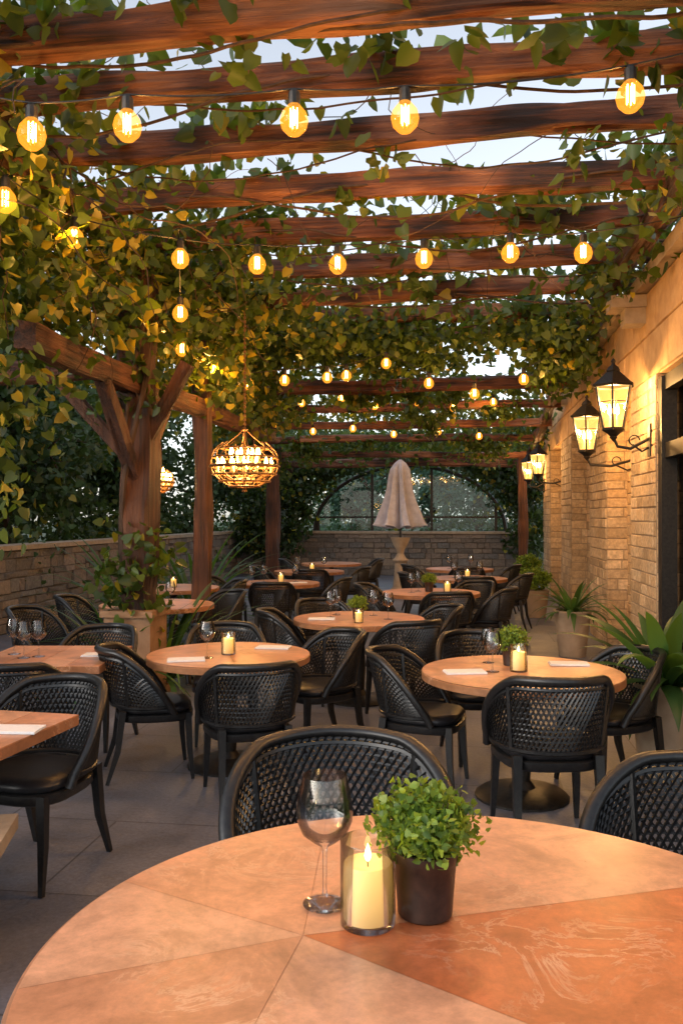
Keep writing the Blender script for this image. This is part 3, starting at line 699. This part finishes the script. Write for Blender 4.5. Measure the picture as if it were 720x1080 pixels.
# rear conservatory screen
E=empty('arched_glass_screen'); mb=MB(); cx=-1.45; zc=1.27; RW,RH=2.72,1.86
def archz(x): return zc+RH*math.sqrt(max(0,1-((x-cx)/RW)**2))
for dx in(-2.62,-1.05,.65,2.45):
    t=archz(cx+dx); w_=.075
    if t-zc>.1: mb.box((cx+dx,24.45,(zc+t)/2),(w_,w_,t-zc))
mb.box((cx,24.45,1.66),(5.3,.05,.05))
pts=[(cx+RW*math.cos(t),24.44,zc+RH*math.sin(t)) for t in np.linspace(0,math.pi,40)]; mb.tube(pts,.055,6)
mb.obj('frame',[M_iron],smooth=False,parent=E)
mb=MB(); pv=[(cx+RW*.99*math.cos(t),24.47,zc+RH*.99*math.sin(t)) for t in np.linspace(0,math.pi,40)]
mb.add(pv,[tuple(range(40))],0); mb.obj('panes',[thin_glass('window_glass',(.8,.92,.93),None,0,.6)],smooth=False,parent=E)

# ------------------------------------------------------------ trees
def tree_mesh(seed,nl=9000,a=(.018,.042,.012),b=(.06,.105,.028),lowz=1.0,H=7.5):
    r=random.Random(seed); mb=MB(); ends=[]
    tr=[Vector((0.12*r.uniform(-1,1)*i,.12*r.uniform(-1,1)*i,H*.55*i/6)) for i in range(7)]
    mb.tube(tr,[.22-.02*i for i in range(7)],9)
    for k in range(13):
        i=r.randint(1,6); p=tr[i].copy(); az=k*2.4+r.uniform(-.4,.4); el=r.uniform(.1,1.0); l=r.uniform(1.4,2.9); pts=[p.copy()]; d=Vector((math.cos(az)*math.cos(el),math.sin(az)*math.cos(el),math.sin(el)))
        for s in range(6):
            d=(d+Vector((r.gauss(0,.14),r.gauss(0,.14),r.gauss(.04,.1)))).normalized(); p=p+d*l/6; pts.append(p.copy())
            if s>1:
                ends.append(p.copy()); q=p+Vector((r.gauss(0,.5),r.gauss(0,.5),r.gauss(.1,.4))); mb.tube([p,q],[.02,.008],4); ends.append(q)
        mb.tube(pts,[.08*(1-s/7) for s in range(7)],6)
    cents=[]
    for e in ends: 
        for _ in range(2): cents.append(e+Vector((r.gauss(0,.35),r.gauss(0,.35),r.gauss(0,.3))))
    for _ in range(30): az=r.uniform(0,6.28); rr=r.uniform(.6,2.2); cents.append(Vector((rr*math.cos(az),rr*math.sin(az),r.uniform(lowz,H*.5))))
    k=max(10,nl//len(cents)); Pn,idx=clumps([tuple(c) for c in cents],k,(.3,.3,.2))
    return mb.mesh('trunk',[M_bark]), leafmesh('crown',Pn,rng.uniform(.10,.2,len(Pn)),greens(len(Pn),idx,a,b,.02),M_tleaf,.4)
TM=[tree_mesh(1,8000),tree_mesh(2,8000),tree_mesh(3,8000)]
TMf=tree_mesh(5,7000,(.04,.09,.07),(.12,.2,.14))  # distant trees: haze painted into paler, bluish leaf colours
def tree(x,y,k,s,rz,name='broadleaf_tree'):
    E=empty(name,(x,y,0),rz,s); t=TMf if k==9 else TM[k]; place('trunk',t[0],parent=E); place('crown',t[1],parent=E)
for i,(x,y,s) in enumerate([(-9.4,9.5,.9),(-10.8,12.6,1.05),(-9.0,15.8,.9),(-11.5,19,1.15),(-9.0,22.5,.9),(-12.5,26,1.2),(-14.5,15,1.2),(-10,5,1.0),(-7.2,28.5,.95),(-15,21,1.3)]): tree(x,y,i%3,s,i*1.3)
for i,(x,y,s) in enumerate([(-4.2,36,.85),(1.0,38,.9),(5.5,36,1.0),(-9.5,37,1.0),(-1.5,44,1.0),(-6,48,1.2),(4,48,1.2)]): tree(x,y,9,s,i*2.1)
cur=[]
for _ in range(260):
    y=random.uniform(6,27); cur.append((-7.5+random.gauss(0,.35),y,abs(random.gauss(0,1))*.55+.4+.4*nz(y,0,.5,30)))
for _ in range(90): cur.append((random.uniform(-7,3),26.2+random.gauss(0,.4),random.uniform(.2,1.6)))
Pn,idx=clumps(cur,26,(.25,.25,.2)); place('shrub_hedge',leafmesh('shrub_hedge',Pn,rng.uniform(.08,.16,len(Pn)),greens(len(Pn),idx,(.018,.042,.012),(.06,.11,.03),.03),M_tleaf,.2))

# ------------------------------------------------------------ world, sun, camera
w=D.worlds.new('World'); scene.world=w; w.use_nodes=True; nt=w.node_tree; bg=nt.nodes['Background']
sky=nt.nodes.new('ShaderNodeTexSky'); sky.sky_type='NISHITA'; sky.sun_disc=False
EL,AZ=math.radians(21),math.radians(230); sky.sun_elevation=EL; sky.sun_rotation=AZ
hs=nt.nodes.new('ShaderNodeHueSaturation'); hs.inputs['Saturation'].default_value=.38; hs.inputs['Value'].default_value=2.15; L(nt,sky.outputs[0],hs.inputs['Color'])
L(nt,hs.outputs[0],bg.inputs[0]); bg.inputs[1].default_value=.15
sl=D.lights.new('sun','SUN'); sl.energy=.25; sl.angle=math.radians(25); sl.color=(1,.95,.92)
so=D.objects.new('sun',sl); scene.collection.objects.link(so)
dv=Vector((math.sin(AZ)*math.cos(EL),math.cos(AZ)*math.cos(EL),math.sin(EL))); so.rotation_euler=dv.to_track_quat('Z','Y').to_euler()
cam=D.cameras.new('camera'); co=D.objects.new('camera',cam); scene.collection.objects.link(co); scene.camera=co
cam.sensor_fit='VERTICAL'; cam.sensor_height=36; cam.lens=30; cam.clip_end=600; cam.clip_start=.05
co.location=(0,0,1.68); co.rotation_euler=(math.radians(90.3),0,YAW)
scene.view_settings.view_transform='Standard'; scene.view_settings.look='None'; scene.view_settings.exposure=0
